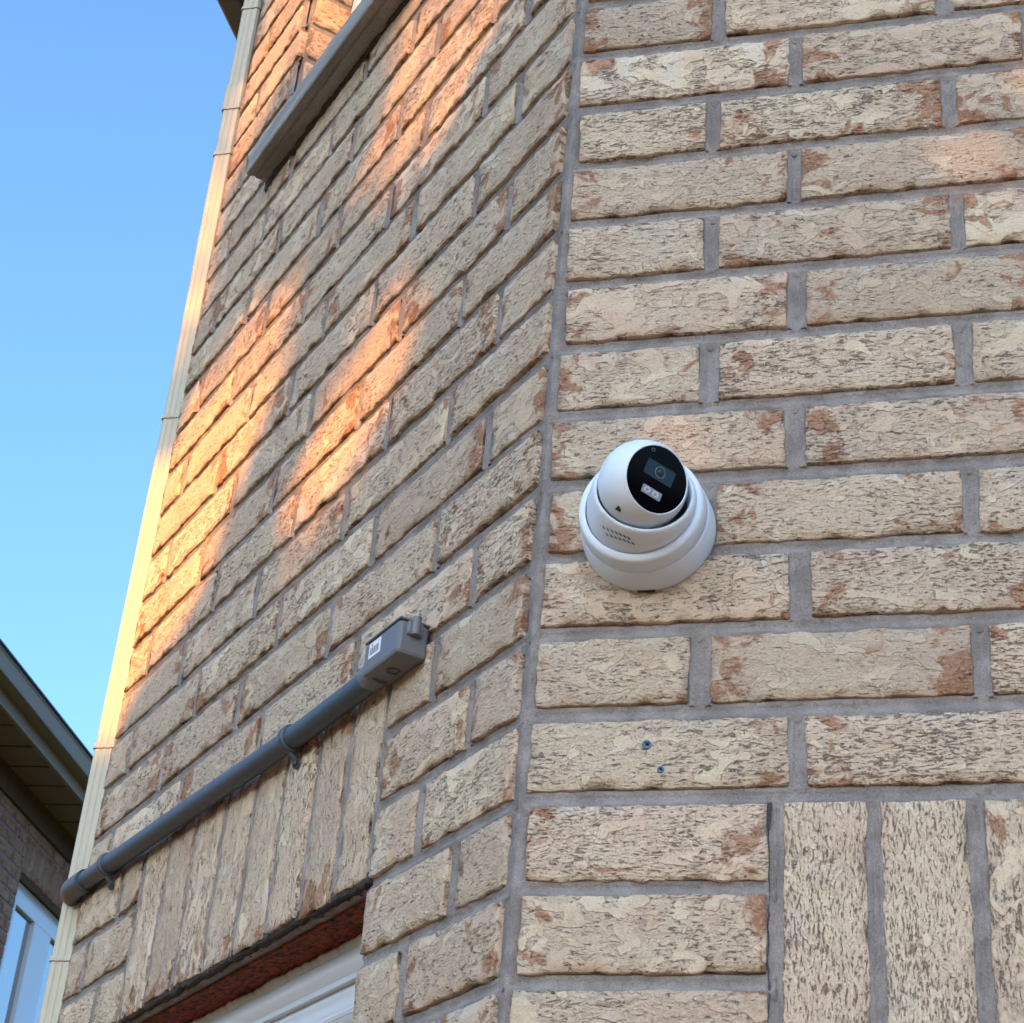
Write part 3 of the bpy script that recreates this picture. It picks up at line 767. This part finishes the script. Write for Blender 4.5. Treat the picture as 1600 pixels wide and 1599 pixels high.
# ================================================================== conduit with junction box
cb = empty('electrical_conduit', (0, 0, 0)); cb.matrix_basis = F_L @ Matrix.Translation((-3.1 * U, 0, -8.2 * U))
tag(cb, 'dark grey plastic conduit ending in a junction box on the left brick face', 'conduit')
CONP = [(3.55, -8.27), (4.6, -8.285), (5.8, -8.29), (7.8, -8.24), (9.8, -8.17), (12.4, -8.09), (15.2, -8.01), (15.75, -7.995)]
OY = -.195
def cpt(s):
    for (a, za), (b, zb_) in zip(CONP[:-1], CONP[1:]):
        if a <= s <= b: return Vector((-s, OY, za + (zb_ - za) * (s - a) / (b - a)))
    return Vector((-s, OY, CONP[-1][1]))
pts = [cpt(3.6 + (15.2 - 3.6) * i / 40) for i in range(41)]
MB().tube(pts, .163, 28).build('pipe', M_PVC, cb, F_L)
# elbow turning round the far corner
el = [cpt(15.12), cpt(15.3), cpt(15.5), cpt(15.75)]
c0 = cpt(15.75)
for i in range(1, 9):
    a = math.radians(45 * i / 8); R_ = .75
    el.append(c0 + Vector((-R_ * math.sin(a), R_ * (1 - math.cos(a)), 0)))
d_ = Vector((-math.cos(math.radians(45)), math.sin(math.radians(45)), 0))
el.append(el[-1] + d_ * .5); el.append(el[-1] + d_ * 3)
MB().tube(el, [.205] * (len(el) - 1) + [.163], 28).build('elbow', M_PVC, cb, F_L)
MB().tube([cpt(15.1), cpt(15.13)], .198, 28).build('coupling_lip', M_PVC, cb, F_L)
# one-hole straps
def strap(s):
    c = cpt(s); d = (cpt(s - .2) - cpt(s + .2)).normalized()
    mb = MB()
    for off in (-.07,):
        mb.revolve([(.16, -.07), (.198, -.07), (.206, -.05), (.206, .05), (.198, .07), (.16, .07)], c, d, Vector((0, 1, 0)), 32)
    o = mb.build('strap', M_PVC, cb, F_L)
    # ear curling down on to the wall with its screw
    t = MB(); p0 = c + Vector((0, -.0, -.19))
    t.tube([p0 + Vector((0, -.03, .05)), p0 + Vector((0, .03, -.03)), p0 + Vector((0, .10, -.09)), p0 + Vector((0, .14, -.17)), p0 + Vector((-.0, .12, -.22))], [.045, .045, .04, .04, .035], 10)
    t.build('strap_ear', M_PVC, o, F_L)
    MB().revolve([(0, .0), (.05, .0), (.06, .03), (.0, .05)], p0 + Vector((0, .12, -.16)), (0, -1, 0), (1, 0, 0), 12).build('screw', M_CLIP, o, F_L)
strap(6.30); strap(13.95)
# junction box: body, lid plate on top, hub, lid screws, sticker
jx0, jx1 = -3.62, -2.62
bx = MB().box((jx0, 0.0, -8.40), (jx1, -.43, -7.93)); jb = bx.build('junction_box', M_PVC2, cb, F_L, bevel=.0045)
MB().box((jx0 - .004, .01, -7.925), (jx1 + .004, -.434, -7.89)).build('lid', M_PVC2, jb, F_L, bevel=.003)
MB().tube([(jx1 + .045, -.22, -8.13), (jx1 + .045, -.22, -7.88)], .062, 16).build('screw_post', M_PVC2, jb, F_L)
MB().box((jx1 - .02, -.10, -8.13), (jx1 + .045, -.33, -7.93)).build('post_web', M_PVC2, jb, F_L, bevel=.003)
MB().tube([(jx1 + .045, -.22, -7.87), (jx1 + .045, -.22, -7.845)], .04, 14).build('screw', M_STEEL, jb, F_L)
MB().tube([(jx0 + .10, OY, -8.25), (jx0 - .25, OY, -8.25)], [.195, .185], 24).build('hub', M_PVC2, jb, F_L)
MB().revolve([(.09, 0), (.09, .02), (.07, .02), (.07, 0)], (-3.15, -.2, -8.40), (0, 0, -1), (1, 0, 0), 24).build('knockout', M_PVC, jb, F_L)
st = MB().box((-3.46, -.4305, -8.20), (-3.13, -.4335, -7.985)).build('sticker', M_STICK, jb, F_L)
bc = MB(); x = -3.42
for wdt in (.018, .008, .02, .010, .022, .008, .014, .02, .008):
    bc.box((x, -.4338, -8.165), (x + wdt, -.4348, -8.055)); x += wdt + .014
for x in (-3.39, -3.37, -3.20): bc.box((x, -.4338, -8.035), (x + .015, -.4348, -8.015))
bc.build('barcode', M_INK, st, F_L)

# ================================================================== two blue wall plugs with broken screws
def plug(px, py, r, label):
    d = pix_ray(px, py); k = -CAMP.y / d.y; p = CAMP + d * k
    o = MB(); o.revolve([(r * .55, -.03), (r * .55, .008), (r, .012), (r * 1.02, .0), (r * 1.02, -.03)], (p.x, 0, p.z), OUT, EX, 20)
    o.revolve([(0, -.01), (r * .5, -.01)], (p.x, 0, p.z), OUT, EX, 12)
    ob = o.build('wall_plug', M_BLUE, None, F_R); tag(ob, label, 'wall plug', 'blue wall plugs in the brick under the camera')
    MB().revolve([(0, .02), (r * .35, .015), (r * .35, -.02)], (p.x + r * .2, 0, p.z + r * .2), OUT, EX, 12).build('screw_stub', M_INK, ob, F_R)
plug(1010.5, 1164, .052, 'upper and larger blue plastic wall plug in the brick below the camera')
plug(1032, 1203, .036, 'lower and smaller blue plastic wall plug in the brick below the camera')

# ================================================================== unseen house across the street, added to shade the ground
ah = empty('brick_house', (-4, -30, 0)); tag(ah, 'unseen low brick house added across the street to shade the ground', 'house')
wl = MB().box((-24, -38, 0), (14, -28, 5.0)); wl.build('wall', M_BRICK2, ah, None, scale=1)
rb = MB(); rb.add([(-24.6, -27.3, 4.8), (14.6, -27.3, 4.8), (14.6, -38.7, 4.8), (-24.6, -38.7, 4.8), (-20, -33, 7.6), (10, -33, 7.6)], [(0, 1, 5, 4), (1, 2, 5), (2, 3, 4, 5), (3, 0, 4), (3, 2, 1, 0)])
rb.build('roof', M_ROOF, ah, None, scale=1)
for xw in (-20, -14, -8, -2, 4, 10):
    for zw in (1.0, 3.0):
        f_ = MB().box((xw - .8, -28.02, zw), (xw + .8, -27.95, zw + 1.5)).build('window', M_VINYL, ah, None, scale=1)
        MB().box((xw - .7, -27.95, zw + .1), (xw + .7, -27.93, zw + 1.4)).build('pane', M_PANE, f_, None, scale=1)

# ================================================================== unseen tree added to shade the house, leaves left out where sun patches fall
def inside(p, poly):
    x, y = p; c = False; n = len(poly)
    for i in range(n):
        x0, y0 = poly[i]; x1, y1 = poly[(i+1) % n]
        if (y0 > y) != (y1 > y) and x < (x1 - x0) * (y - y0) / (y1 - y0) + x0: c = not c
    return c
GAPS = [  # sun patches shaped into the leaves for the left face (s, z), with their openness
    ([(11.6, .9), (10.6, -.3), (11.0, -1.2), (11.8, -2.0), (12.1, -2.9), (12.9, -3.4), (14.9, -3.8), (16.2, -4.8), (18.2, -5.2), (18.4, 1.2), (16.3, 1.3), (15.5, 1.6), (13.6, 1.3)], 1.0),
    ([(10.8, 2.6), (10.0, 1.1), (10.2, 0.1), (10.6, -.3), (11.6, .9), (13.6, 1.3), (15.5, 1.6), (15.6, 2.5), (13.6, 2.7), (12.1, 2.8)], .6),
    ([(5.0, -1.3), (4.6, -2.4), (5.2, -3.6), (5.9, -3.7), (7.2, -4.3), (8.3, -3.4), (8.0, -2.3), (7.3, -1.9), (6.3, -1.3)], .66),
    ([(2.0, 3.1), (3.4, 2.9), (3.6, 1.8), (5.0, 2.0), (6.5, 2.4), (7.2, 3.9), (6.1, 4.3), (6.9, 6.1), (5.5, 6.6), (2.0, 5.5)], .36),
    ([(10.0, 9.4), (12.3, 10.2), (13.6, 9.9), (14.8, 8.9), (15.7, 9.3), (15.6, 12.6), (14.3, 14.6), (9.0, 17.), (8.5, 11.)], .55),
    ([(16.1, 4.4), (18.2, 4.4), (18.4, 9.2), (16.1, 9.2)], .3),
]
GAPS_R = [([(5.35, -2.9), (8.5, -2.9), (8.5, -.9), (6.3, -1.3), (5.4, -2.0)], .10)]
def openness(x, y, z):
    """x, y, z in metres; follow the sunbeam through the point on to the house"""
    p = Vector((x / U, y / U, z / U - ZO)); nl = Vector((-ST, -CT, 0))
    k = p.dot(nl) / SD.dot(nl); q = p - SD * k
    s = q.x * -CT + q.y * ST
    if s > -.3:
        for poly, t in GAPS:
            if inside((s, q.z), poly): return t
        return 0.
    k = p.y / SD.y; q = p - SD * k
    for poly, t in GAPS_R:
        if inside((q.x, q.z), poly): return t
    return 0.
tree = empty('added_shade_tree', (-.3, -10.3, 0)); tag(tree, 'unseen broadleaf tree added to shade the house, leaves left open for patches of sun', 'tree')
TX, TZ = -.21 + .0, .75
MB().tube([(-.5, -10.6, -.1), (-.48, -10.6, 1.4), (-.53, -10.55, 3.2), (-.5, -10.5, 5.2)], [.18, .15, .13, .10], 16).build('trunk', M_BARK, tree, None, scale=1)
lb = MB()
for a, b in (((-.5, -10.5, 5.4), (-1.9, -10.3, 5.6)), ((-.5, -10.5, 5.4), (.9, -10.3, 5.5)), ((-.5, -10.5, 5.0), (-.4, -10.8, 6.0))):
    a, b = Vector(a), Vector(b); lb.tube([a, a.lerp(b, .5) + Vector((0, 0, .08)), b], [.07, .045, .02], 10)
lb.build('limb', M_BARK, tree, None, scale=1)
P_, Fc = [], []
def leaf(x, y, z, s):
    n_ = Vector((random.gauss(0, .4), -1, random.gauss(0, .4))).normalized(); a = n_.cross(Vector((random.gauss(0, 1), random.gauss(0, .2), random.gauss(0, 1)))).normalized(); b_ = n_.cross(a)
    c = Vector((x, y, z)); i = len(P_)
    for u, v in ((-.5, 0), (0, -.42), (.5, 0), (0, .42)): P_.append(tuple(c + a * (u * s) + b_ * (v * s)))
    Fc.append((i, i+1, i+2, i+3))

x_lo, x_hi, z_lo, z_hi = -2.7, 1.5, 5.3, 9.8
for lay in range(4):
    yb_ = -10.0 - lay * .22; st_ = .058
    nx_, nz_ = int((x_hi - x_lo) / st_), int((z_hi - z_lo) / st_)
    for i in range(nx_):
        for j in range(nz_):
            x = x_lo + (i + random.random()) * st_; z = z_lo + (j + random.random()) * st_; y = yb_ + random.uniform(-.14, .14)
            ex, ez = (x + .6) / 2.1, (z - 7.55) / 2.3
            if ex**4 + ez**4 > 1 + .25 * n3(x * 1.5, 1, z * 1.5): continue
            t = openness(x, y, z)
            if t <= 0:
                near = any(openness(x + a, y, z + b) > 0 for a, b in ((.06, 0), (-.06, 0), (0, .06), (0, -.06)))
                leaf(x, y, z, .05 if near else .12)
            elif t < .3:
                if random.random() < -math.log(t) / 4.2: leaf(x, y, z, .09)
            elif t < 1 and random.random() < -math.log(t) / .9: leaf(x, y, z, .045)
me = bpy.data.meshes.new('crown'); me.from_pydata(P_, [], Fc); me.materials.append(M_LEAF); me.update()
cr = link('crown', me, tree); print('leaves', len(Fc), 'objects', len(SC.objects))
